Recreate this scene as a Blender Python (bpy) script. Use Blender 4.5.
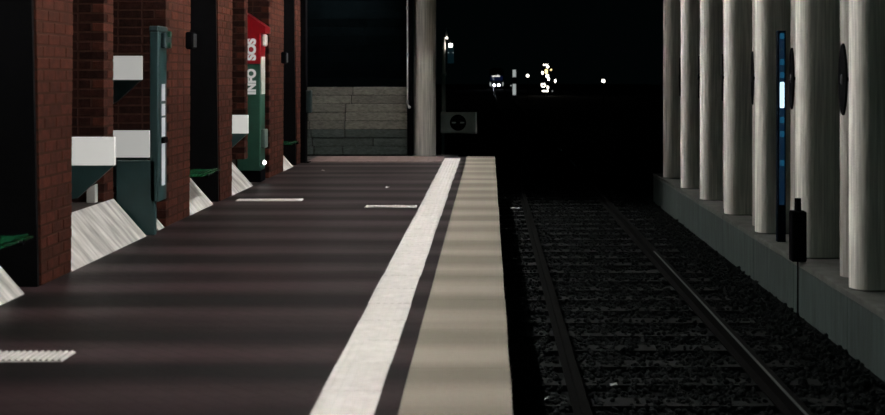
import bpy, bmesh, math, random
from mathutils import Vector, Matrix
random.seed(7)
for o in list(bpy.data.objects): bpy.data.objects.remove(o)
S = bpy.context.scene; C = S.collection
# ------------------------------------------------------------------ camera, world, exposure
EYE, F, VX, VY = 1.6, 1250.0, 489.0, 74.0        # eye height above the platform, focal length and vanishing point in pixels
cd = bpy.data.cameras.new('camera'); cam = bpy.data.objects.new('camera', cd); C.objects.link(cam)
cam.location = (0, 0, EYE); cam.rotation_euler = (math.pi/2, 0, 0)
cd.sensor_width = 36; cd.lens = 36*F/885
cd.shift_x = -(VX-442.5)/885; cd.shift_y = -(207.5-VY)/885
cd.clip_end = 600; cd.dof.use_dof = True; cd.dof.focus_distance = 17; cd.dof.aperture_fstop = 2.4
S.camera = cam
w = bpy.data.worlds.new('night'); S.world = w; w.use_nodes = True
w.node_tree.nodes['Background'].inputs[0].default_value = (.25, .55, .6, 1)
w.node_tree.nodes['Background'].inputs[1].default_value = .0016
S.view_settings.view_transform = 'Standard'; S.view_settings.look = 'None'
S.view_settings.gamma = 1; S.view_settings.exposure = 0; S.view_settings.use_curve_mapping = False
TUBE = 860.0                                       # emission of the platform's fluorescent tubes

# ------------------------------------------------------------------ materials
def lin(c): return tuple(((v/255)/12.92 if v/255 <= .04045 else ((v/255+.055)/1.055)**2.4) for v in c)
def base_mat(name):
    m = bpy.data.materials.new(name); m.use_nodes = True
    nt = m.node_tree; return m, nt, nt.nodes['Principled BSDF']
def mat(name, col, rough=.7, var=.25, scale=8, metal=0, bump=.0, bscale=60, stretch=(1,1,1), rnd=0.0, spec=.5):
    """noise-mottled procedural surface; rnd adds a tone that differs from object to object"""
    m, nt, b = base_mat(name); n, l = nt.nodes, nt.links
    tc = n.new('ShaderNodeTexCoord'); mp = n.new('ShaderNodeMapping'); mp.inputs['Scale'].default_value = stretch
    geo = n.new('ShaderNodeNewGeometry'); l.new(geo.outputs['Position'], mp.inputs[0])
    no = n.new('ShaderNodeTexNoise'); no.inputs['Scale'].default_value = scale; no.inputs['Detail'].default_value = 5
    l.new(mp.outputs[0], no.inputs[0])
    rp = n.new('ShaderNodeMapRange'); rp.inputs[1].default_value = .3; rp.inputs[2].default_value = .7
    rp.inputs[3].default_value = 1-var; rp.inputs[4].default_value = 1+var; l.new(no.outputs[0], rp.inputs[0])
    f = rp.outputs[0]
    if rnd:
        oi = n.new('ShaderNodeObjectInfo'); r2 = n.new('ShaderNodeMapRange')
        r2.inputs[3].default_value = 1-rnd; r2.inputs[4].default_value = 1+rnd; l.new(oi.outputs['Random'], r2.inputs[0])
        mu = n.new('ShaderNodeMath'); mu.operation = 'MULTIPLY'; l.new(f, mu.inputs[0]); l.new(r2.outputs[0], mu.inputs[1]); f = mu.outputs[0]
    vm = n.new('ShaderNodeVectorMath'); vm.operation = 'SCALE'; vm.inputs[0].default_value = col[:3]; l.new(f, vm.inputs['Scale'])
    l.new(vm.outputs[0], b.inputs['Base Color'])
    b.inputs['Roughness'].default_value = rough; b.inputs['Metallic'].default_value = metal
    b.inputs['Specular IOR Level'].default_value = spec
    if bump:
        n2 = n.new('ShaderNodeTexNoise'); n2.inputs['Scale'].default_value = bscale; l.new(geo.outputs['Position'], n2.inputs[0])
        bp = n.new('ShaderNodeBump'); bp.inputs['Strength'].default_value = bump; bp.inputs['Distance'].default_value = .01
        l.new(n2.outputs[0], bp.inputs['Height']); l.new(bp.outputs[0], b.inputs['Normal'])
    return m
def emis(name, col, s, base=.6):
    m, nt, b = base_mat(name); b.inputs['Base Color'].default_value = (base,base,base,1)
    b.inputs['Emission Color'].default_value = (*col, 1); b.inputs['Emission Strength'].default_value = s
    return m
def banded(name, dark, light, period, phase, duty=.5, rough=(.55,.4), paver=True, wander=.12):
    """paving laid in courses across the platform: tone changes from course to course along Y, broken by noise"""
    m, nt, b = base_mat(name); n, l = nt.nodes, nt.links
    geo = n.new('ShaderNodeNewGeometry'); sp = n.new('ShaderNodeSeparateXYZ'); l.new(geo.outputs['Position'], sp.inputs[0])
    def math_(op, a, v=None, v2=None):
        q = n.new('ShaderNodeMath'); q.operation = op
        for i, t in enumerate((a, v, v2)):
            if t is None: continue
            if isinstance(t, (int, float)): q.inputs[i].default_value = t
            else: l.new(t, q.inputs[i])
        return q.outputs[0]
    def noise(scale, st=(1,1,1), det=4):
        mp = n.new('ShaderNodeMapping'); mp.inputs['Scale'].default_value = st; l.new(geo.outputs['Position'], mp.inputs[0])
        q = n.new('ShaderNodeTexNoise'); q.inputs['Scale'].default_value = scale; q.inputs['Detail'].default_value = det
        l.new(mp.outputs[0], q.inputs[0]); return q.outputs[0]
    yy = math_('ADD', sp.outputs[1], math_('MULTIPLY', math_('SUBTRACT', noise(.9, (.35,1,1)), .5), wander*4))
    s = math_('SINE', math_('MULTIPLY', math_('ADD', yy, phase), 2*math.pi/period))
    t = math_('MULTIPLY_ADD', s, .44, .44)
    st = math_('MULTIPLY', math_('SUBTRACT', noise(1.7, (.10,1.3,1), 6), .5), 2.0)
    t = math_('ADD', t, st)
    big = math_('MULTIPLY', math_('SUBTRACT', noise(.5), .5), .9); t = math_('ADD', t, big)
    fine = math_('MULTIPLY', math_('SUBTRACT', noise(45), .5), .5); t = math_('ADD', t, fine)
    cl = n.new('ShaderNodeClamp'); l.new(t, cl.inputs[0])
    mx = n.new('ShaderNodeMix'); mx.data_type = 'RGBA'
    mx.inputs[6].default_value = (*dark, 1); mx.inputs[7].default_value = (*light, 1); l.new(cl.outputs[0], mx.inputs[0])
    col = mx.outputs[2]
    if paver:
        mp = n.new('ShaderNodeMapping'); mp.inputs['Rotation'].default_value = (0,0,math.radians(45)); l.new(geo.outputs['Position'], mp.inputs[0])
        br = n.new('ShaderNodeTexBrick'); br.inputs['Scale'].default_value = 1; br.inputs['Brick Width'].default_value = .2; br.inputs['Row Height'].default_value = .1
        br.inputs['Mortar Size'].default_value = .006; br.inputs['Color1'].default_value = (1,1,1,1); br.inputs['Color2'].default_value = (.72,.7,.7,1); br.inputs['Mortar'].default_value = (.4,.4,.42,1)
        l.new(mp.outputs[0], br.inputs[0])
        m2 = n.new('ShaderNodeMix'); m2.data_type = 'RGBA'; m2.blend_type = 'MULTIPLY'; m2.inputs[0].default_value = 1
        l.new(col, m2.inputs[6]); l.new(br.outputs[0], m2.inputs[7]); col = m2.outputs[2]
        bp = n.new('ShaderNodeBump'); bp.inputs['Strength'].default_value = .5; bp.inputs['Distance'].default_value = .004
        l.new(br.outputs[0], bp.inputs['Height']); l.new(bp.outputs[0], b.inputs['Normal'])
    l.new(col, b.inputs['Base Color'])
    rr = n.new('ShaderNodeMapRange'); rr.inputs[3].default_value = rough[0]; rr.inputs[4].default_value = rough[1]; l.new(cl.outputs[0], rr.inputs[0])
    l.new(rr.outputs[0], b.inputs['Roughness']); b.inputs['Specular IOR Level'].default_value = .35
    return m
M = {}
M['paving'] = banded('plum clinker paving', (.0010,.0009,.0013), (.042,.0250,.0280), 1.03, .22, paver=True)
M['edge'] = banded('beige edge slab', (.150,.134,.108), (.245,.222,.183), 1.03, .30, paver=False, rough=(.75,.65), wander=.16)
M['tile'] = mat('white tactile tile', (.56,.545,.525), .55, .10, 9, bump=.15, rnd=.03)
M['pinkpave'] = mat('pink end paving', (.15,.10,.094), .5, .25, 6, rnd=.08)
M['kerb'] = mat('platform face', (.05,.055,.055), .9, .3, 4)
M['brick'] = mat('red brick', (.060,.0155,.0092), .85, .35, 14, bump=.5, bscale=90, rnd=.28, spec=.2)
M['shaded'] = mat('sooty brick', (.022,.0075,.006), .9, .35, 14, bump=.5, bscale=90, rnd=.3, spec=.1)  # brick copy darkened: shade of camera-facing pier ends put into its colour
M['mortar'] = mat('mortar', (.044,.021,.015), .95, .2, 20, spec=.1)
M['wallbrick'] = mat('back wall brick', (.02,.009,.007), .9, .4, 6, spec=.2)
M['apron'] = mat('white limewashed concrete', (.50,.495,.475), .7, .45, 5, stretch=(.5,2.2,.5), bump=.2)
M['ledge'] = mat('dark ledge', (.03,.02,.018), .9, .3, 5)
M['charcoal'] = mat('charcoal panel', (.004,.004,.005), .75, .2, 4, spec=.12)
M['white'] = mat('white enamel', (.78,.77,.74), .45, .03, 5)
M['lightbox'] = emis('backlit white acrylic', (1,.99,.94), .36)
M['teal'] = mat('teal enamel', (.018,.050,.052), .5, .12, 6)
M['tealdark'] = mat('dark teal steel', (.012,.03,.033), .55, .2, 6)
M['green'] = mat('green enamel', (.025,.095,.064), .45, .1, 6)
M['benchgreen'] = mat('green coated wire', (.004,.045,.018), .22, .15, 12)
M['red'] = mat('red enamel', (.32,.006,.013), .4, .08, 6)
M['letter'] = emis('emissive lettering', (1,.98,.95), .32, .4)  # white letters with a weak emission
M['black'] = mat('black steel', (.003,.003,.004), .9, .2, 6, spec=.02)
M['darkgrey'] = mat('dark grey steel', (.03,.033,.035), .5, .2, 6)
M['navy'] = mat('navy steel', (.002,.006,.014), .8, .2, 6, spec=.05)
M['steel'] = mat('galvanised steel', (.42,.44,.45), .3, .12, 12, metal=1)
M['column'] = mat('streaked concrete column', (.80,.79,.73), .75, .25, 7, stretch=(6,6,.22), bump=.25, rnd=.05)
M['rearpost'] = mat('shaded rear post', (.36,.345,.32), .8, .25, 7, stretch=(6,6,.22), bump=.25)  # column concrete at a lower tone: weaker lighting put into the colour
M['plinth'] = mat('greenish concrete', (.034,.052,.049), .85, .35, 5, stretch=(3,3,.35), bump=.25, rnd=.12)  # dull greenish tone with vertical streaks
M['coping'] = mat('coping stone', (.085,.09,.083), .85, .3, 5, bump=.2, rnd=.1)
M['ballast'] = mat('dark ballast', (.0038,.0054,.0056), .85, .4, 18, rnd=.1, spec=.12)
M['bed'] = mat('track bed', (.0028,.0038,.004), .95, .4, 7, spec=.1)
M['sleeper'] = mat('concrete sleeper', (.0030,.0042,.0044), .85, .3, 9, spec=.2)
M['rail'] = mat('pale rail highlight', (.055,.065,.062), .5, .2, 20)
M['glint'] = mat('rail glint metal', (.75,.77,.78), .22, .1, 8, metal=1)
M['railside'] = mat('rusty rail web', (.0016,.0018,.0018), .85, .3, 20, spec=.06)
M['board'] = mat('board marked concrete block', (.16,.158,.135), .85, .35, 16, stretch=(1,1,2.5), bump=.5, bscale=40, rnd=.22)
M['boarddark'] = mat('darker concrete block', (.055,.072,.066), .85, .35, 16, stretch=(1,1,2.5), bump=.5, bscale=40, rnd=.15)  # darker teal tone for the lower block rows
M['slat'] = mat('blue black slat', (.0016,.0030,.0038), .9, .3, 6, rnd=.3, spec=.0)
M['ceil'] = mat('dark soffit', (.02,.02,.02), .9, .2, 3)
M['panelgrey'] = mat('grey sign plate', (.11,.15,.14), .55, .15, 6)
M['paper'] = mat('white paper litter', (.8,.8,.78), .7, .05, 20)
M['tube'] = emis('lit fluorescent tube', (1, .97, .91), TUBE)

# ------------------------------------------------------------------ mesh helpers
W = {}
def link(o, parent, loc):
    C.objects.link(o); W[o.name] = Vector(loc)
    if parent is not None:
        o.parent = parent; o.location = Vector(loc) - W[parent.name]
    else: o.location = loc
def obj(name, bm, m, parent=None, smooth=False, origin=None):
    """link a bmesh (world coordinates) as one mesh object; origin at its base centre, or at its parent's"""
    bmesh.ops.recalc_face_normals(bm, faces=bm.faces)
    co = [v.co for v in bm.verts]
    if parent is not None: org = W[parent.name].copy()
    elif origin: org = Vector(origin)
    else:
        org = Vector(((min(c.x for c in co)+max(c.x for c in co))/2, (min(c.y for c in co)+max(c.y for c in co))/2, min(c.z for c in co)))
    bmesh.ops.translate(bm, verts=bm.verts, vec=-org)
    me = bpy.data.meshes.new(name); bm.to_mesh(me); bm.free(); me.materials.append(M[m])
    if smooth:
        for p in me.polygons: p.use_smooth = True
        me.set_sharp_from_angle(angle=math.radians(40))
    o = bpy.data.objects.new(name, me); link(o, parent, org); return o
def empty(name, loc):
    o = bpy.data.objects.new(name, None); o.empty_display_size = .2; link(o, None, loc); return o
def tag(o, label, cat, group=None, kind=None):
    o['label'] = label; o['category'] = cat
    if group: o['group'] = group
    if kind: o['kind'] = kind
    return o
def struct(o, label=None):
    o['kind'] = 'structure'
    if label: o['label'] = label
    return o
def B(): return bmesh.new()
def box(bm, x0, x1, y0, y1, z0, z1, bev=0):
    t = bmesh.new(); bmesh.ops.create_cube(t, size=1)
    for v in t.verts: v.co = Vector((x0+(v.co.x+.5)*(x1-x0), y0+(v.co.y+.5)*(y1-y0), z0+(v.co.z+.5)*(z1-z0)))
    if bev: bmesh.ops.bevel(t, geom=t.edges[:], offset=bev, segments=1, affect='EDGES')
    me = bpy.data.meshes.new('t'); t.to_mesh(me); t.free(); bm.from_mesh(me); bpy.data.meshes.remove(me); return bm
def prism(bm, pts, axis, a0, a1):
    """extrude a polygon; axis 'y' takes (x,z) points, 'x' takes (y,z), 'z' takes (x,y)"""
    mk = {'y': lambda p, a: (p[0], a, p[1]), 'x': lambda p, a: (a, p[0], p[1]), 'z': lambda p, a: (p[0], p[1], a)}[axis]
    lo = [bm.verts.new(mk(p, a0)) for p in pts]; hi = [bm.verts.new(mk(p, a1)) for p in pts]
    bm.faces.new(lo); bm.faces.new(hi[::-1]); n = len(pts)
    for i in range(n): bm.faces.new((lo[i], lo[(i+1)%n], hi[(i+1)%n], hi[i]))
    return bm
def cyl(bm, p0, p1, r0, r1=None, seg=16):
    p0, p1 = Vector(p0), Vector(p1); r1 = r0 if r1 is None else r1
    q = (p1-p0).to_track_quat('Z', 'Y'); A, Bv = [], []
    for i in range(seg):
        a = 2*math.pi*i/seg; d = q @ Vector((math.cos(a), math.sin(a), 0))
        A.append(bm.verts.new(p0+d*r0)); Bv.append(bm.verts.new(p1+d*r1))
    bm.faces.new(A); bm.faces.new(Bv[::-1])
    for i in range(seg): bm.faces.new((A[i], A[(i+1)%seg], Bv[(i+1)%seg], Bv[i]))
    return bm
def lathe(bm, cx, cy, prof, seg=28):
    rings = [[bm.verts.new((cx+r*math.cos(2*math.pi*i/seg), cy+r*math.sin(2*math.pi*i/seg), z)) for i in range(seg)] for r, z in prof]
    for a, b in zip(rings, rings[1:]):
        for i in range(seg): bm.faces.new((a[i], a[(i+1)%seg], b[(i+1)%seg], b[i]))
    bm.faces.new(rings[0]); bm.faces.new(rings[-1]); return bm
def ball(bm, c, r, seg=12):
    bmesh.ops.create_uvsphere(bm, u_segments=seg, v_segments=seg//2+2, radius=r, matrix=Matrix.Translation(c)); return bm
def px(x, y, Y):                                   # a pixel at distance Y as a point
    return Vector(((x-VX)*Y/F, Y, EYE-(y-VY)*Y/F))

# ------------------------------------------------------------------ the platform
END = 24.25                                         # where the platform stops
WALL, EDGE = -3.38, .115                            # line of the piers, platform edge
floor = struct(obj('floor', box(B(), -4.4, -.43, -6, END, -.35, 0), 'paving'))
for i in range(30):                                 # beige edge slabs, one per course of 1.03 m
    y0 = .6+i*1.03
    if y0 > END-.05: break
    y1 = min(y0+1.03, END)
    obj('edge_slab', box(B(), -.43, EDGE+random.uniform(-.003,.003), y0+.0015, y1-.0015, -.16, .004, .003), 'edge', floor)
# white tactile strip: ribbed tiles sharing one mesh
def rib_tile(sx, sy, n, along, h=.004):
    bm = B(); box(bm, -sx/2, sx/2, -sy/2, sy/2, -.03, h*.4)
    for i in range(n):
        if along == 'y':
            c = -sx/2+(i+.5)*sx/n; q = sx/n*.31
            prism(bm, [(c-q, h*.4), (c+q, h*.4), (c+q*.6, h), (c-q*.6, h)], 'y', -sy/2+.006, sy/2-.006)
        else:
            c = -sy/2+(i+.5)*sy/n; q = sy/n*.31
            prism(bm, [(c-q, h*.4), (c+q, h*.4), (c+q*.6, h), (c-q*.6, h)], 'x', -sx/2+.006, sx/2-.006)
    bmesh.ops.recalc_face_normals(bm, faces=bm.faces)
    me = bpy.data.meshes.new('tactile_tile'); bm.to_mesh(me); bm.free(); me.materials.append(M['tile']); return me
def put(name, me, loc, parent, rot=None):
    o = bpy.data.objects.new(name, me); link(o, parent, loc)
    if rot: o.rotation_euler = rot
    return o
t_long = rib_tile(.300, .594, 6, 'y')
y = .9
while y+.6 < END:
    put('tactile_tile', t_long, (-.692+random.uniform(-.005,.005), y+.3, 0), floor, (0,0,random.uniform(-.004,.004))); y += .6
t_cross = rib_tile(.205, .235, 6, 'y', .014)
def cross_strip(x0, x1, yc):
    n = max(1, round((x1-x0)/.205))
    for i in range(n): put('tactile_tile', t_cross, (x0+(i+.5)*.207, yc, 0), floor)
cross_strip(-3.19, -2.34, 15.83); cross_strip(-1.49, -.85, 15.05); cross_strip(-3.2, -2.38, 7.06)
# brighter pink paving row along the far end
for i in range(9):
    x0 = -3.33+i*.275
    obj('paving_slab', box(B(), x0+.003, x0+.272, 22.75, 23.45, -.02, .005, .003), 'pinkpave', floor)
    obj('paving_slab', box(B(), x0+.003, x0+.272, 23.456, END-.005, -.02, .005, .003), 'pinkpave', floor)
trim = struct(obj('trim_1', prism(B(), [(-.40,-.165), (EDGE-.09,-.165), (EDGE-.09,-1.0), (-.40,-1.0)], 'y', -6, END), 'kerb'))
BED, LEDGE = -.90, -.35
ground = struct(obj('ground', prism(B(), [(-40,BED-.06), (40,BED-.06), (40,BED-.3), (-40,BED-.3)], 'y', -7, 320), 'bed'))
# fill below the platform so that nothing floats
struct(obj('trim_2', box(B(), -4.4, -.45, -6, END-.02, -1.0, -.35), 'kerb'))

# ------------------------------------------------------------------ left side: back wall, ledge, aprons, piers
BACK = -4.35
struct(obj('wall_left', box(B(), BACK-.2, BACK, -6, 24.9, -.9, 3.4), 'wallbrick'))
COURSE, BL, BD, J = .091, .24, .112, .012
bcache = {}
def brick_mesh(dx, dy, m='brick'):
    k = (round(dx,2), round(dy,2), m)
    if k not in bcache:
        bm = B(); h = COURSE-J
        box(bm, -k[0]/2, k[0]/2, -k[1]/2, k[1]/2, 0, h, .005)
        bmesh.ops.recalc_face_normals(bm, faces=bm.faces)
        me = bpy.data.meshes.new('brick'); bm.to_mesh(me); bm.free(); me.materials.append(M[m]); bcache[k] = me
    return bcache[k]
def run(a, b, off):
    """cut a course from a to b into bricks, the first one shortened by off"""
    out, p = [], a; L = BL-off if off else BL
    while b-p > .03:
        e = min(p+L, b)
        if b-e < .09: e = b
        out.append((p, e)); p = e+J; L = BL
    return out
def pier(label, x, y0, y1, z0, z1, near=0, flare=(.055,.02), name='brick_pier'):
    """brick pier: mortar core plus one object for each brick of the platform face and, for near > 0, of the end facing down the platform"""
    p = empty(name, (x, (y0+y1)/2, z0)); tag(p, label, 'pier', 'brick piers along the platform')
    ins = .004; bm = B()
    ys = lambda z: (y0-flare[0]*z, y1+flare[1]*z)
    (a0, b0), (a1, b1) = ys(z0), ys(z1)
    v = [bm.verts.new(c) for c in ((BACK+.005,a0+ins,z0),(x-ins,a0+ins,z0),(x-ins,b0-ins,z0),(BACK+.005,b0-ins,z0),
                                   (BACK+.005,a1+ins,z1),(x-ins,a1+ins,z1),(x-ins,b1-ins,z1),(BACK+.005,b1-ins,z1))]
    for f in ((0,1,2,3),(4,5,6,7),(0,1,5,4),(1,2,6,5),(2,3,7,6),(3,0,4,7)): bm.faces.new([v[i] for i in f])
    obj('mortar_core', bm, 'mortar', p)
    k = 0; z = z0+.004
    while z+COURSE-J < z1:
        a, b = ys(z); even = k % 2 == 0
        for (s, e) in run(a if even or not near else a+BD+J, b, 0 if even else .12):
            jx = random.uniform(-.002,.002)
            put('brick', brick_mesh(BD, e-s), (x-BD/2+jx, (s+e)/2, z), p)
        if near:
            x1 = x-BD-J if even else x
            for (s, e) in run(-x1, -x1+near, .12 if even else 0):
                put('brick', brick_mesh(e-s, BD, 'shaded'), (-(s+e)/2, a+BD/2+random.uniform(-.002,.002), z), p)
        z += COURSE; k += 1
    return p
TOP = 3.35
pier('brick pier closest to the camera, beside the nearest green bench', WALL, 9.45, 10.12, 0, TOP)
pier('slim brick pier set back between the two low white boards', -3.706, 12.03, 12.34, .37, TOP, near=.64, flare=(0,0))
pier('wide brick pier directly behind the slim teal information stele', WALL, 13.08, 14.12, 0, TOP, near=.66, flare=(0,.02))
pier('brick pier between the second bench and the farthest white board', WALL, 15.72, 16.44, 0, TOP)
pier('slim set-back brick pier just in front of the red and green emergency pillar', -3.52, 18.0, 18.25, .37, TOP, near=.72, flare=(0,0))
pier('brick pier directly behind the red and green emergency pillar', WALL, 19.2, 20.55, 0, TOP, near=.5, flare=(0,.02))
pier('narrow last brick pier at the far end, by the black end post', WALL, 22.02, 22.42, 0, TOP, flare=(.075,0))
TX, TZ = -3.706, .37
def apron(label, y0, y1, y2=None):
    a = empty('concrete_apron', (WALL-.1, (y0+y1)/2, 0)); tag(a, label, 'apron', 'sloping concrete aprons between the piers')
    obj('slope', prism(B(), [(WALL,0), (TX,TZ), (TX,0)], 'y', y0, y1), 'apron', a)
    obj('ledge', box(B(), BACK+.002, TX-.001, y0, y2 or y1, 0, TZ-.003), 'ledge', a)
apron('white sloping apron at the left picture edge, in front of the nearest brick pier', 7.0, 9.1)
apron('largest white sloping apron, below the low white boards', 10.14, 12.34)
apron('tiny white apron corner right beside the teal information stele', 12.8, 13.03)
apron('white sloping apron under the second green bench', 14.14, 15.34)
apron('white sloping apron below the farthest white wall board', 16.46, 17.9, 18.3)
apron('farthest and smallest white sloping apron, near the end wall', 20.58, 21.6)
# black panels added to stand in for the shade inside the bench bays
def bay(label, y0, y1, xs=WALL, fl=.057):
    s = empty('bay_shade_panels', (-3.9, y1-.03, 0)); tag(s, label, 'shading', 'added dark panels of the bench bays')
    obj('end_panel', prism(B(), [(y1-.06,0), (y1-.02,0), (y1-.02-fl*TOP,TOP-.01), (y1-.06-fl*TOP,TOP-.01)], 'x', BACK+.01, xs-.012), 'charcoal', s)
    obj('back_panel', box(B(), BACK+.003, BACK+.04, y0+.06, y1-.34, TZ+.003, TOP-.01), 'charcoal', s)
bay('added black lining behind the nearest green bench', 6.4, 9.45)
bay('added black lining behind the second green bench', 14.14, 15.72)
bay('added black lining behind the farthest green bench', 20.6, 22.02, fl=.078)
# green wire benches
def bench(label, y0, y1):
    b = empty('wire_bench', (-3.5, (y0+y1)/2, 0)); tag(b, label, 'bench', 'green wire benches in the bays')
    s = B(); xf, xb = -3.27, -3.68
    for i in range(12):
        t = i/11; x = xf+(xb-xf)*t; z = .455-.02*math.sin(t*math.pi)-(.02 if i == 0 else 0)
        cyl(s, (x,y0,z), (x,y1,z), .009, seg=8)
    n = 2+int((y1-y0)/.11)
    for i in range(n):
        y = y0+(y1-y0)*i/(n-1); cyl(s, (xf,y,.432), (xb,y,.445), .006, seg=6)
    obj('seat', s, 'benchgreen', b, True)
    k = B()
    for i in range(9):
        t = i/8; z = .52+t*.36; x = xb-.03-.07*t; cyl(k, (x,y0,z), (x,y1,z), .008, seg=8)
    for i in range(6):
        y = y0+(y1-y0)*i/5; cyl(k, (xb-.02,y,.45), (xb-.11,y,.90), .006, seg=6)
    obj('backrest', k, 'black', b, True)
    for y in (y0+.25, y1-.25):
        q = B(); cyl(q, (xf+.03,y,.425), (xb-.25,y,.40), .02, seg=8); cyl(q, (xb-.05,y,.41), (xb-.05,y,TZ), .025, seg=8); obj('bracket', q, 'black', b, True)
bench('nearest green wire bench, cut off by the left picture edge', 7.35, 8.95)
bench('second green wire bench, deep in the bay between two middle piers', 14.2, 15.2)
bench('farthest green wire bench, in the bay before the end wall', 20.65, 21.5)
# thin projecting boards: white enamel above, teal wedge below
def wallboard(label, xr, y0, zb, zt, drop, th=.05):
    p = empty('projecting_board', (xr-.3, y0, zb)); tag(p, label, 'board', 'white and teal boards projecting from the wall')
    obj('white_plate', box(B(), BACK+.003, xr, y0, y0+th, zb, zt, .004), 'lightbox', p)
    obj('teal_wedge', prism(B(), [(xr-.01,zb-.002), (BACK+.003,zb-.002), (BACK+.003,max(TZ+.02,zb-drop*2.2)), (xr-drop*1.15,zb-drop)], 'y', y0+.005, y0+th-.005), 'teal', p)
wallboard('nearest and widest low white board with a teal wedge below', -3.416, 11.40, .766, 1.025, .30)
wallboard('low white board behind the slim pier, next to the teal stele', -3.476, 12.80, .745, 1.021, .30)
wallboard('high white board at eye level above the two low boards', -3.53, 12.70, 1.54, 1.784, .22)
wallboard('farthest white board, left of the red and green emergency pillar', -3.374, 17.5, .767, 1.026, .28)
tag(obj('cable_cover', prism(B(), [(-3.84,TZ), (-3.763,TZ), (-3.763,.545), (-3.84,.50)], 'y', 11.93, 12.02), 'apron'), 'small upright white cable cover standing on the ledge under the nearest white board', 'cable cover')
# teal information stele
st = empty('information_stele', (-3.335, 12.58, 0)); tag(st, 'slim tall teal information stele with a pale display strip on its track side', 'stele')
obj('body', box(B(), -3.365, -3.284, 12.4, 12.74, .33, 2.02, .008), 'teal', st)
obj('cap', box(B(), -3.372, -3.275, 12.39, 12.76, 2.02, 2.08, .012), 'tealdark', st)
hd = obj('head_unit', box(B(), -3.284, -3.235, 12.5, 12.74, 1.86, 2.015, .01), 'tealdark', st)
for z in (1.89, 2.0):
    obj('knob', cyl(B(), (-3.235,12.60,z), (-3.205,12.60,z), .03, seg=12), 'green', hd)
M['glow'] = emis('backlit paper', (.78,.82,.95), .24)
for z0, z1 in ((.48,.90), (.97,1.16), (1.18,1.30), (1.33,1.50)):
    obj('display_panel', box(B(), -3.285, -3.279, 12.54, 12.66, z0, z1), 'glow', st)
obj('button_unit', box(B(), -3.284, -3.25, 12.52, 12.66, .905, .965, .008), 'black', st)
obj('foot', box(B(), -3.70, -3.315, 12.40, 12.47, 0, .74, .006), 'teal', st)
# emergency and information pillar
sp = empty('emergency_pillar', (-3.55, 18.66, 0)); tag(sp, 'red and green emergency pillar lettered SOS and INFO', 'emergency pillar')
obj('plinth', box(B(), -3.71, -3.37, 18.47, 18.84, 0, .17, .01), 'black', sp)
obj('green_body', box(B(), -3.72, -3.378, 18.45, 18.86, .17, 1.752, .012), 'green', sp)
obj('red_head', prism(B(), [(-3.72,1.752), (-3.378,1.752), (-3.378,2.24), (-3.62,2.50), (-3.72,2.50)], 'y', 18.45, 18.86), 'red', sp)
obj('hood', prism(B(), [(-3.378,2.20), (-3.30,2.21), (-3.30,2.30), (-3.615,2.515), (-3.63,2.50), (-3.378,2.24)], 'y', 18.44, 18.87), 'red', sp)
hs = obj('handset', box(B(), -3.375, -3.30, 18.52, 18.66, 2.01, 2.19, .02), 'white', sp)
obj('speaker_grille', box(B(), -3.378, -3.365, 18.5, 18.8, 1.30, 1.86, .004), 'white', sp)
obj('call_box', box(B(), -3.378, -3.32, 18.52, 18.78, .50, .78, .01), 'panelgrey', sp)
M['spot'] = emis('glowing white reflector', (1,1,.95), 6)  # small white reflector, its shine put in as emission
obj('white_reflector', ball(B(), (-3.33,18.5,.29), .035), 'spot', sp, True)
obj('reflector_holder', box(B(), -3.378, -3.335, 18.47, 18.53, .25, .33), 'darkgrey', sp)
def text(s, size, loc, rot, m, parent, name='lettering'):
    cu = bpy.data.curves.new(name, 'FONT'); cu.body = s; cu.size = size; cu.extrude = .003; cu.offset = size*.055
    cu.align_x = 'LEFT'; cu.space_character = 1.0
    t = bpy.data.objects.new('t', cu); C.objects.link(t)
    me = bpy.data.meshes.new_from_object(t.evaluated_get(bpy.context.evaluated_depsgraph_get()))
    bpy.data.objects.remove(t); me.materials.clear(); me.materials.append(M[m])
    xs = [v.co.x for v in me.vertices]
    o = bpy.data.objects.new(name, me); link(o, parent, loc); o.rotation_euler = rot
    return o, max(xs)-min(xs)
def fit_text(s, length, cap, loc, parent):
    """text reading upwards on a face that looks towards -Y, scaled to a length and a capital height"""
    o, wd = text(s, .2, loc, (math.pi/2, -math.pi/2, 0), 'letter', parent)
    ys_ = [v.co.y for v in o.data.vertices]; xs_ = [v.co.x for v in o.data.vertices]
    for v in o.data.vertices:
        v.co.x = (v.co.x-min(xs_))*length/(max(xs_)-min(xs_)); v.co.y = (v.co.y-min(ys_))*cap/(max(ys_)-min(ys_))
    return o
fit_text('SOS', .325, .145, (-3.438, 18.446, 1.80), sp); fit_text('INFO', .375, .145, (-3.438, 18.446, 1.30), sp)
# loudspeakers on two piers
for lab, yy, z in (('small black loudspeaker on the wide brick pier behind the teal stele', 14.0, 1.97), ('small black loudspeaker on the brick pier behind the emergency pillar', 20.4, 1.86)):
    s = empty('loudspeaker', (WALL, yy, z-.09)); tag(s, lab, 'loudspeaker', 'small black loudspeakers on piers')
    obj('case', box(B(), WALL, WALL+.085, yy-.09, yy+.09, z-.09, z+.10, .015), 'black', s)
    obj('grille', box(B(), WALL+.085, WALL+.09, yy-.07, yy+.07, z-.07, z+.08), 'darkgrey', s)

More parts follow.
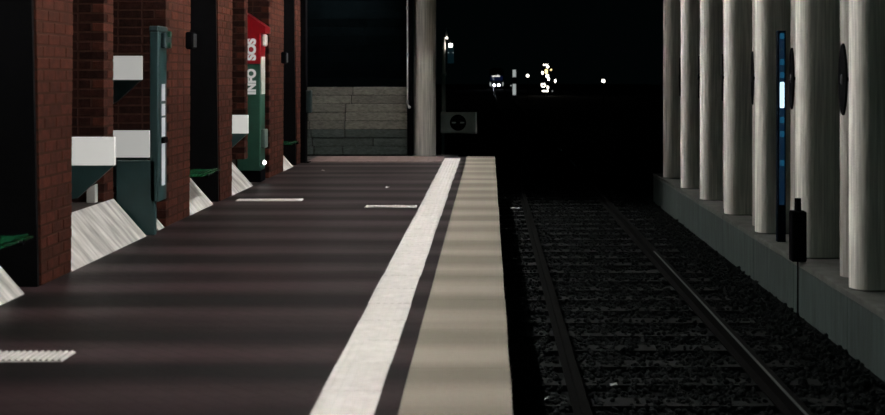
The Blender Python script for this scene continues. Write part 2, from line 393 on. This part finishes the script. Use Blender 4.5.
# ------------------------------------------------------------------ far end of the platform
EW = 24.72
ew = struct(obj('wall_end', box(B(), -4.35, -1.62, EW+.05, EW+.3, -1.0, 3.35), 'charcoal'))
split = [-2.70,-2.73,-2.84,-2.85,-2.86,-2.86,-2.3,-2.9]
for r in range(8):
    z1 = 1.345-r*.168; z0 = z1-.168 if r < 7 else 0
    for a, b in ((-4.3, -3.68+.03*r), (-3.67+.03*r, split[r]), (split[r]+.01, -1.62)):
        obj('concrete_block', box(B(), a+.003, b-.003, EW+random.uniform(-.006,.006), EW+.06, z0+.005, z1-.003, .006), 'board' if r < 5 else 'boarddark', ew)
for i in range(12):
    z0 = 1.352+i*.168
    obj('slat', prism(B(), [(EW+.02,z0), (EW+.05,z0), (EW+.05,z0+.162), (EW+.005,z0+.162)], 'x', -4.3, -1.62), 'slat', ew)
struct(obj('trim_3', box(B(), -1.615, -1.52, EW+.02, EW+.2, -.9, 3.35), 'black'))
# ground strip that carries the wall and the column beyond the platform edge
struct(obj('trim_4', box(B(), -4.4, -.62, END, EW+.6, -1.0, -.02), 'kerb'))
pp = empty('drain_pipe', (-1.605, EW-.06, .95)); tag(pp, 'thin steel pipe running down beside the far round column', 'pipe')
q = B(); cyl(q, (-1.608,EW-.06,1.02), (-1.608,EW-.06,3.35), .014, seg=10); cyl(q, (-1.608,EW-.06,1.02), (-1.575,EW-.06,.95), .016, seg=10); obj('tube', q, 'white', pp, True)
for z in (1.98, 1.05, 2.9): obj('pipe_clip', cyl(B(), (-1.608,EW-.06,z-.03), (-1.608,EW-.06,z+.03), .024, seg=10), 'steel', pp, True)
obj('pipe_end', ball(B(), (-1.57,EW-.062,.945), .03), 'white', pp, True)
fc = empty('round_column', (-1.28, 24.95, -.02)); tag(fc, 'round concrete column standing at the far platform end beside the block wall', 'column')
obj('shaft', lathe(B(), -1.28, 24.95, [(.225,-.02),(.225,3.35)]), 'column', fc, True)
ep = empty('end_post', (-3.36, 22.6, 0)); tag(ep, 'black steel end post in front of the far block wall', 'post')
obj('post', box(B(), -3.43, -3.30, 22.5, 22.72, 0, 3.34, .006), 'black', ep)
obj('base_plate', box(B(), -3.46, -3.24, 22.46, 22.76, 0, .012), 'black', ep)
jb = empty('junction_box', (-3.30, 22.56, .9)); tag(jb, 'dark green junction box fixed to the black end post', 'junction box')
obj('case', box(B(), -3.298, -3.2, 22.5, 22.66, .90, 1.31, .012), 'tealdark', jb); obj('lid', box(B(), -3.29, -3.208, 22.49, 22.5, .92, 1.29, .003), 'tealdark', jb)
# plate with a black disc beyond the platform edge
sg = empty('warning_sign', px(458, 134, 25.2)-Vector((0,0,1.38))); tag(sg, 'grey sign plate with a black disc and two pale bars, beyond the platform end', 'sign')
a, b = px(440.5, 133.5, 25.2), px(476.5, 112, 25.2); mx_ = (a.x+b.x)/2
obj('plate', box(B(), a.x, b.x, 25.2, 25.23, a.z, b.z, .006), 'panelgrey', sg)
c = px(458, 122.7, 25.2)
ds = obj('disc', cyl(B(), (c.x,25.2,c.z), (c.x,25.188,c.z), .165, seg=32), 'black', sg)
for s in (-1, 1): obj('bar', box(B(), c.x+s*.085-.04, c.x+s*.085+.04, 25.182, 25.189, c.z-.012, c.z+.016), 'panelgrey', ds)
obj('rim', box(B(), b.x-.02, b.x+.004, 25.185, 25.235, a.z, b.z), 'steel', sg)
for s in (-1, 1): obj('post', box(B(), c.x+s*.25-.025, c.x+s*.25+.025, 25.235, 25.28, BED-.06, b.z-.02), 'black', sg)

# ------------------------------------------------------------------ track
R0, R1, RZ = .67, 2.175, -.71
tr = empty('railway_track', (1.42, 14, BED)); tag(tr, 'railway track with two steel rails on dark sleepers below the platform', 'track')
for x in (R0, R1):
    pr = [(-.06,-.145),(.06,-.145),(.06,-.13),(.012,-.11),(.012,-.045),(.036,-.03),(.036,-.006),(.028,0),(-.028,0),(-.036,-.006),(-.036,-.03),(-.012,-.045),(-.012,-.11),(-.06,-.13)]
    web = obj('rail', prism(B(), [(x+a, RZ+b) for a, b in pr], 'y', 2.5, 240), 'railside', tr)
    for ya, yb in (((112,186),(195,203)) if x == R0 else ((31.2,32.6),(33.0,33.6),(37.5,39),(128,150))): obj('rail_glint', box(B(), x-.03, x+.03, ya, yb, RZ-.003, RZ+.002), 'glint', web)  # bright metal pieces added where lamp reflections show on the rails
    if x == R1: obj('rail_highlight', box(B(), x-.032, x-.014, 2.5, 16.3, RZ-.004, RZ+.003), 'rail', web)  # pale strip: highlight along the rail's left corner put into the colour
me = None
for i in range(70):
    y = 3.2+i*.62
    if me is None:
        o = obj('sleeper', prism(B(), [(.17,BED-.05),(2.67,BED-.05),(2.65,BED+.035),(.19,BED+.035)], 'y', y-.12, y+.12), 'sleeper', tr); me = o.data; y_0 = y
    else: put('sleeper', me, W[tr.name]+Vector((0, y-y_0, 0)), tr)
def ballast():
    ph = (1+5**.5)/2; base = []
    for a, b in ((1,ph),(1,-ph),(-1,ph),(-1,-ph)): base += [(0,a,b),(a,b,0),(b,0,a)]
    base = [Vector(v).normalized() for v in base]
    t = bmesh.new(); vs = [t.verts.new(v) for v in base]; bmesh.ops.convex_hull(t, input=vs); t.verts.index_update()
    tri = [[v.index for v in f.verts] for f in t.faces]; bco = [v.co.copy() for v in t.verts]; t.free()
    V, Fc = [], []
    rnd = random.Random(3)
    for i in range(24000):
        y = 4.5+26*rnd.random()**1.35; x = rnd.uniform(.08, 3.17)
        if abs(x-R0) < .09 or abs(x-R1) < .09: continue
        r = rnd.uniform(.016,.034); sl = abs(((y-3.2+.31) % .62)-.31) < .11 and .2 < x < 2.6
        if sl and rnd.random() < .05: continue
        z = BED+(.04 if sl else .022)+rnd.uniform(-.03,.015); e = Matrix.Rotation(rnd.uniform(0,6.28), 3, Vector((rnd.gauss(0,1),rnd.gauss(0,1),rnd.gauss(0,1))).normalized())
        sc = Vector((rnd.uniform(.7,1.3), rnd.uniform(.7,1.3), rnd.uniform(.6,1))); k = len(V)
        for v in bco:
            p = e @ Vector((v.x*sc.x, v.y*sc.y, v.z*sc.z))*r*rnd.uniform(.85,1.12); V.append((p.x+x, p.y+y, p.z+z))
        Fc += [[k+i for i in f] for f in tri]
    m = bpy.data.meshes.new('ballast'); m.from_pydata(V, [], Fc); m.materials.append(M['ballast'])
    o = bpy.data.objects.new('ballast', m); link(o, None, (0,0,0)); tag(o, 'dark crushed stone ballast between and beside the rails', 'ballast', kind='stuff')
ballast()
struct(obj('trim_5', box(B(), EDGE-.09, 3.25, 2.5, 60, BED-.06, BED-.015), 'bed'))
def litter(label, x, y, H, sx, sy):
    Y = H*F/(y-VY); p = Vector(((x-VX)*Y/F, Y, EYE-H)); bm = B(); random.seed(int(x))
    g = [[bm.verts.new((p.x+(i/3-.5)*sx, Y+(j/3-.5)*sy, p.z+.008+random.uniform(0,.022))) for j in range(4)] for i in range(4)]
    for i in range(3):
        for j in range(3): bm.faces.new((g[i][j], g[i+1][j], g[i+1][j+1], g[i][j+1]))
    r = bmesh.ops.solidify(bm, geom=bm.faces[:], thickness=.004)
    tag(obj('paper_scrap', bm, 'paper'), label, 'litter', 'scraps of paper litter')
litter('long white paper scrap beside the far left rail', 515, 209, 2.44, .16, .16)
litter('small white paper scrap beside the left rail, halfway along the platform edge', 515, 260, 2.44, .05, .05)
litter('white paper scrap lying between the rails nearest the camera', 613.5, 387, 2.44, .055, .05)
litter('dim crumpled scrap beside the left rail near the bottom edge', 547, 400, 2.44, .035, .04)
litter('tiny white scrap on the paving near the white strip', 387.5, 188.3, 1.6, .05, .10)
litter('tiny white scrap on the paving before the end wall', 323, 171.5, 1.6, .05, .10)

# ------------------------------------------------------------------ right side: plinth wall and colonnade
wr = struct(obj('wall_right', box(B(), 3.26, 4.3, -6, 24.6, -1.0, LEDGE-.06), 'plinth'))
for i in range(10):
    y0 = 4.36+i*2.0+.9
    y1 = min(y0+2.0, 24.6)
    obj('plinth_panel', box(B(), 3.23, 3.262, y0+.006, y1-.006, -1.0, LEDGE-.062, .004), 'plinth', wr)
    obj('coping_slab', box(B(), 3.225, 4.3, y0+.004, y1-.004, LEDGE-.06, LEDGE, .008), 'coping', wr)
names = ['nearest concrete column, at the right picture edge', 'second nearest concrete column, behind the black track signal', 'third nearest concrete column, left of the blue light',
         'fourth nearest concrete column of the colonnade, in the middle of the row', 'fifth nearest concrete column of the colonnade, third from its far end', 'sixth nearest concrete column, last but one at the far end', 'farthest concrete column of the colonnade, at the far end of the plinth']
dn = ['black round disc on the nearest column, largest of the row', 'black round disc on the second nearest column, above the track signal', 'black round disc on the third nearest column, left of the blue light', 'black round disc on the fourth nearest column, middle of the row',
      'black round disc on the fifth nearest column, third from the far end', 'black round disc on the last but one column of the row', 'black round disc on the farthest column, smallest of the row']
ycol = [11.36, 13.34, 15.38, 17.40, 19.40, 21.35, 23.5]
for i, yc in enumerate(ycol):
    cx = 3.43
    p = empty('concrete_column', (cx, yc, LEDGE)); tag(p, names[i], 'column', 'columns of the colonnade beside the track')
    R_ = .155; pts = [(cx-R_*math.sin(math.pi*k/16), yc-R_*math.cos(math.pi*k/16)) for k in range(17)] + [(cx+.19+R_*math.sin(math.pi*k/16), yc+R_*math.cos(math.pi*k/16)) for k in range(17)]
    obj('shaft', prism(B(), pts, 'z', LEDGE, 3.35), 'column', p, True)
    obj('rear_post', lathe(B(), 3.525, yc+.72, [(.13,LEDGE),(.13,3.35)], 24), 'rearpost', p, True)
    obj('shoe', prism(B(), [(cx+.095+(a_-cx-.095)*1.05, yc+(b_-yc)*1.08) for a_, b_ in pts], 'z', LEDGE, LEDGE+.012), 'coping', p)
    d = empty('round_disc', (3.29, yc+.35, 1.21)); tag(d, dn[i], 'disc', 'black round discs on the columns')
    nrm = Vector((-.985, .171, 0)).normalized(); cc = Vector((3.318, yc+.355, 1.55))
    bm = B(); cyl(bm, cc, cc+nrm*.012, .333, .328, 40); obj('plate', bm, 'black', d, True)
    obj('rim', cyl(B(), cc-nrm*.006, cc+nrm*.006, .338, .338, 40), 'black', d, True)
    obj('hub', cyl(B(), cc+nrm*.012, cc+nrm*.022, .05, .04, 16), 'darkgrey', d, True)
    obj('bracket', cyl(B(), cc+Vector((.02,.02,0)), (3.44,yc+.625,1.55), .02, seg=10), 'black', d, True)
# dwarf signal at the foot of the plinth
ts = empty('track_signal', (3.175, 12.9, BED)); tag(ts, 'black box-shaped track signal on a thin post before the second column', 'signal')
c = px(798.5, 236, 12.9); X = c.x
obj('case', box(B(), X-.078, X+.078, 12.86, 13.0, -.335, .185, .012), 'black', ts)
obj('hood', cyl(B(), (X,12.93,.185), (X,12.93,.315), .036, .034, 16), 'black', ts, True)
obj('post', cyl(B(), (X,12.93,BED-.05), (X,12.93,-.33), .009, seg=10), 'black', ts, True)
obj('foot', cyl(B(), (X,12.93,BED-.05), (X,12.93,BED+.03), .03, .012, 12), 'black', ts, True)
# blue lit sign behind the colonnade
M['blue'] = emis('blue backlit glass', (.01,.16,.42), .06, .01); M['bluedot'] = emis('blue lamp', (.05,.45,.85), .13, .01); M['bluewhite'] = emis('pale blue lamp', (.55,.85,1), 1.3)
Y = 14.5; a, b = px(778, 205, Y), px(786, 22, Y); mx_ = (a.x+b.x)/2
bs = empty('blue_light_post', (mx_, Y+.05, LEDGE)); tag(bs, 'narrow blue glowing light post between the second and third columns', 'light post')
obj('frame', box(B(), a.x, b.x, Y+.012, Y+.1, LEDGE, b.z-.1), 'navy', bs)
obj('blue_panel', box(B(), a.x+.018, b.x-.018, Y, Y+.012, a.z, b.z-.15), 'blue', bs)
lp = px(781.5, 95, Y); obj('bright_lamp', box(B(), mx_-.025, mx_+.025, Y-.012, Y, px(0,108,Y).z, px(0,82,Y).z, .01), 'bluewhite', bs)
for yy in (36, 62, 75, 120, 134, 163): obj('blue_lamp', box(B(), mx_-.025, mx_+.025, Y-.008, Y, px(0,yy+3,Y).z, px(0,yy-3,Y).z, .01), 'bluedot', bs)

# ------------------------------------------------------------------ ceiling and lamps
struct(obj('ceiling', box(B(), BACK-.2, 4.4, -6, 24.9, TOP, TOP+.25), 'ceil'))
ln = ['first', 'second', 'third', 'fourth', 'fifth', 'sixth', 'seventh', 'eighth']
LX, LZ = -1.05, 3.22
def tube_lamp(label, cx, cy, length, along='y', tube='tube', blades=True, skew=0):
    """ceiling lamp: open housing, lit tube and added cross blades that keep the light from running along the tube"""
    p = empty('tube_lamp', (cx, cy, TOP)); tag(p, label, 'lamp', 'tube lamps under the ceiling')
    h = length/2; hw = .19
    def put_(name, m, bm, sm=False):
        if along == 'x': bmesh.ops.rotate(bm, verts=bm.verts, cent=(cx,cy,0), matrix=Matrix.Rotation(math.pi/2, 3, 'Z'))
        return obj(name, bm, m, p, sm)
    put_('housing', 'black', box(B(), cx-hw, cx+hw, cy-h, cy+h, LZ+.06, TOP))
    put_('tube', tube, cyl(B(), (cx,cy-h+.02,LZ), (cx,cy+h-.02,LZ), .022, seg=12), True)
    n = round(length/.07) if blades else -1
    for i in range(n+1):
        y = cy-h+length*i/n
        q = box(B(), cx-hw, cx+hw, y-.002, y+.002, LZ-.165, LZ+.06)   # unseen blades added askew to steer the light
        bmesh.ops.rotate(q, verts=q.verts, cent=(cx,y,0), matrix=Matrix.Rotation(math.radians(-skew), 3, 'Z'))
        put_('added_blade', 'black', q)
for i in range(8):
    tube_lamp(ln[i]+' fluorescent tube lamp along the platform ceiling, counted from the camera', LX, 1.75+i*3.02, 2.94, skew=19)
M['endtube'] = emis('worn tube', (1,.97,.9), 80)
tube_lamp('short fluorescent tube lamp beside the far block wall', -2.95, 24.15, .6, 'y', 'endtube', False)
M['filltube'] = emis('added greenish fill tube', (.42,1,.82), 75)  # lamp added behind the camera to fill the dark camera-facing faces
tube_lamp('added greenish fill tube lamp across the platform, behind the camera', -.4, -3.2, 1.5, 'x', 'filltube', False)

M['bulb'] = emis('warm bulb', (1,.80,.58), 420)
for lab, yy in (('first warm pier lamp, above the brick pier closest to the camera', 9.75), ('second warm pier lamp, above the wide pier behind the teal stele', 13.6),
                ('third warm pier lamp, above the pier after the second bench', 16.1), ('fourth warm pier lamp, above the pier behind the emergency pillar', 19.9), ('last warm pier lamp, above the narrow pier at the far end', 22.2)):
    lx = -3.08; p = empty('pier_lamp', (lx, yy, TOP)); tag(p, lab, 'lamp', 'warm lamps above the piers')
    obj('stem', cyl(B(), (lx,yy,TOP), (lx,yy,3.22), .012, seg=8), 'black', p)
    sh = B(); lathe(sh, lx, yy, [(.03,3.265),(.07,3.25),(.115,3.0),(.110,3.0),(.065,3.24)], 20); obj('shade', sh, 'black', p, True)
    obj('bulb', ball(B(), (lx,yy,3.16), .045), 'bulb', p, True)

# ------------------------------------------------------------------ lights of the town beyond the station
M['lantern'] = emis('strong lantern', (1,.95,.88), 26); M['warm'] = emis('warm white lamp', (1,.93,.8), 5); M['cool'] = emis('cold white lamp', (.80,.86,1), 18); M['yellow'] = emis('yellow lamp', (1,.75,.35), 2)
M['warm2'] = emis('dim display', (1,.97,.9), 1.2); M['dimwhite'] = emis('dim lit panel', (.75,.82,.8), .42); M['dimblue'] = emis('dim blue screen', (.05,.22,.30), .03, .02); M['cabin'] = emis('dim cab glass', (.03,.06,.25), .08, .02)
GZ = BED-.06
# tram far down the track
TY = 205; tx = (496.6-VX)*TY/F
tm = empty('tram', (tx, TY+3, RZ)); tag(tm, 'distant tram coming along the track with two bright headlights', 'tram')
obj('body', prism(B(), [(tx-1.2,RZ+.25),(tx+1.2,RZ+.25),(tx+1.2,2.1),(tx+.9,2.55),(tx-.9,2.55),(tx-1.2,2.1)], 'y', TY, TY+12), 'darkgrey', tm)
obj('windscreen', box(B(), tx-1.0, tx+1.0, TY-.03, TY, .55, 1.3, .02), 'cabin', tm)
for s in (-1, 1): obj('headlight', cyl(B(), (tx+s*.38,TY-.06,-.22), (tx+s*.38,TY,-.22), .19, seg=20), 'cool', tm)
obj('destination_display', box(B(), tx-.75, tx+.55, TY-.05, TY, 1.18, 1.33, .02), 'warm2', tm)
for s, z_ in ((-.55,1.0), (-.5,.75), (.2,1.42)): obj('cab_lamp', box(B(), tx+s-.07, tx+s+.07, TY-.04, TY, z_-.09, z_+.09, .02), 'dimwhite', tm)
for s in (-1, 1): obj('marker_lamp', box(B(), tx+s*1.02-.09, tx+s*1.02+.09, TY-.04, TY, -.35, .25, .02), 'dimwhite', tm)
obj('bumper', box(B(), tx-1.1, tx+1.1, TY-.25, TY, RZ+.1, RZ+.32, .05), 'darkgrey', tm)
for s in (-1, 1):
    for yy in (TY+2, TY+9): obj('wheel', cyl(B(), (tx+s*.72,yy,RZ+.3), (tx+s*.8,yy,RZ+.3), .3, seg=16), 'black', tm)
# tall mast with stacked lamps
Y = 150; mc = px(546.3, 80, Y)
ms = empty('lamp_mast', (mc.x, Y, GZ)); tag(ms, 'distant mast with a stack of bright white and yellow lamps', 'lamp mast')
obj('pole', cyl(B(), (mc.x,Y+.3,GZ), (mc.x,Y+.3,3.1), .09, seg=10), 'darkgrey', ms)
for x, y, sx, sy, mm in ((545.5,64.8,6,1.4,'warm'),(547.8,67,2.6,2.4,'warm'),(542.6,72.8,2.6,3.4,'warm'),(546.2,71.5,3.2,5.5,'yellow'),(547.2,76,3.2,4,'warm'),(548.6,79,2.2,4,'warm'),(551,69.8,2,2,'yellow'),
                         (555.3,81,2,3.8,'warm'),(543.3,83.7,4.2,.9,'warm'),(543.3,86.7,4.2,.9,'warm'),(541.5,85.2,1,2.4,'warm'),(545.2,85.2,1,2.4,'warm'),(547.8,87.5,2,3.5,'warm'),(545.2,91,8,1.5,'warm'),(552.4,91,1,1.6,'dimwhite')):
    q = px(x, y, Y); kx, kz = sx*Y/F/2*.8, sy*Y/F/2*.8
    bm = B(); box(bm, q.x-kx, q.x+kx, Y-.06, Y+.0, q.z-kz, q.z+kz, min(kx,kz)*.5); h = obj('lamp', bm, mm, ms)
obj('arm', box(B(), px(541,0,Y).x, px(556,0,Y).x, Y+.0, Y+.3, px(0,82,Y).z, px(0,81,Y).z), 'darkgrey', ms)
obj('lamp_board', box(B(), px(540.5,0,Y).x, px(550,0,Y).x, Y+.005, Y+.2, px(0,92,Y).z, px(0,64,Y).z), 'black', ms)
# information post
Y = 120; c = px(514.3, 80, Y)
ip = empty('information_post', (c.x, Y, GZ)); tag(ip, 'distant dim lit post with two stacked panels beside the tram', 'post')
obj('pole', box(B(), c.x-.17, c.x+.17, Y, Y+.15, GZ, 2.05), 'darkgrey', ip)
for y0, y1, m in ((69.8,77,'dimwhite'),(84,95,'dimwhite')): obj('lit_panel', box(B(), c.x-.16, c.x+.16, Y-.04, Y, px(0,y1,Y).z, px(0,y0,Y).z, .02), m, ip)
def post_lamp(label, x, y, Y, r, m):
    c = px(x, y, Y); p = empty('street_lamp', (c.x, Y, GZ)); tag(p, label, 'lamp', 'distant street lamps')
    obj('globe', ball(B(), c, r, 14), m, p, True); obj('pole', cyl(B(), (c.x,Y,GZ), (c.x,Y,c.z-r*.8), r*.25, seg=10), 'black', p)
    obj('collar', cyl(B(), (c.x,Y,c.z-r*1.2), (c.x,Y,c.z-r*.8), r*.6, r*.5, 12), 'black', p)
post_lamp('single round lamp shining alone in the dark, right of the mast', 603.3, 81, 60, .085, 'warm')
post_lamp('small lamp between the lit post and the tall lamp mast', 527.6, 75.8, 110, .13, 'warm')
post_lamp('faint tiny lamp just left of the lit post', 511, 85.6, 110, .06, 'dimwhite')
# signal mast just beyond the platform end
Y = 30; c = px(443.6, 40, Y)
sm = empty('signal_mast', (c.x, Y, GZ)); tag(sm, 'pale signal mast with white lamps and a small blue screen beyond the platform end', 'signal mast')
obj('pole', cyl(B(), (c.x,Y,GZ), (c.x,Y,px(0,37,Y).z), .05, .05, 12), 'white', sm, True)
q = px(446.3, 36, Y); obj('spike', cyl(B(), (q.x,Y,q.z-.02), (q.x,Y,px(0,28,Y).z), .028, .004, 10), 'white', sm, True)
obj('arm', box(B(), c.x, px(452,0,Y).x, Y-.02, Y+.02, px(0,41.5,Y).z, px(0,39.8,Y).z), 'darkgrey', sm)
q = px(447, 38, Y); obj('globe', ball(B(), (q.x,Y-.03,q.z), .026), 'warm', sm, True)
q = px(450.6, 45.5, Y)
ln_ = obj('lantern', cyl(B(), (q.x,Y-.02,q.z-.035), (q.x,Y-.02,q.z+.035), .034, .044, 12), 'lantern', sm)
obj('lantern_cap', cyl(B(), (q.x,Y-.02,q.z+.037), (q.x,Y-.02,q.z+.075), .072, .03, 12), 'steel', ln_)
q = px(450.8, 55, Y); scn = obj('screen', box(B(), q.x-.075, q.x+.075, Y-.04, Y+.02, q.z-.2, q.z+.19, .008), 'dimblue', sm)
for s in (-1, 1): obj('dot_lamp', box(B(), q.x+s*.055-.011, q.x+s*.055+.011, Y-.047, Y-.04, q.z+.045, q.z+.065), 'dimwhite', scn)
obj('bracket', box(B(), c.x, q.x-.07, Y-.015, Y+.015, q.z-.02, q.z+.02), 'darkgrey', sm)
q = px(443.9, 74, Y); obj('clamp', box(B(), q.x-.06, q.x+.06, Y-.06, Y+.06, q.z-.035, q.z+.035, .01), 'white', sm)
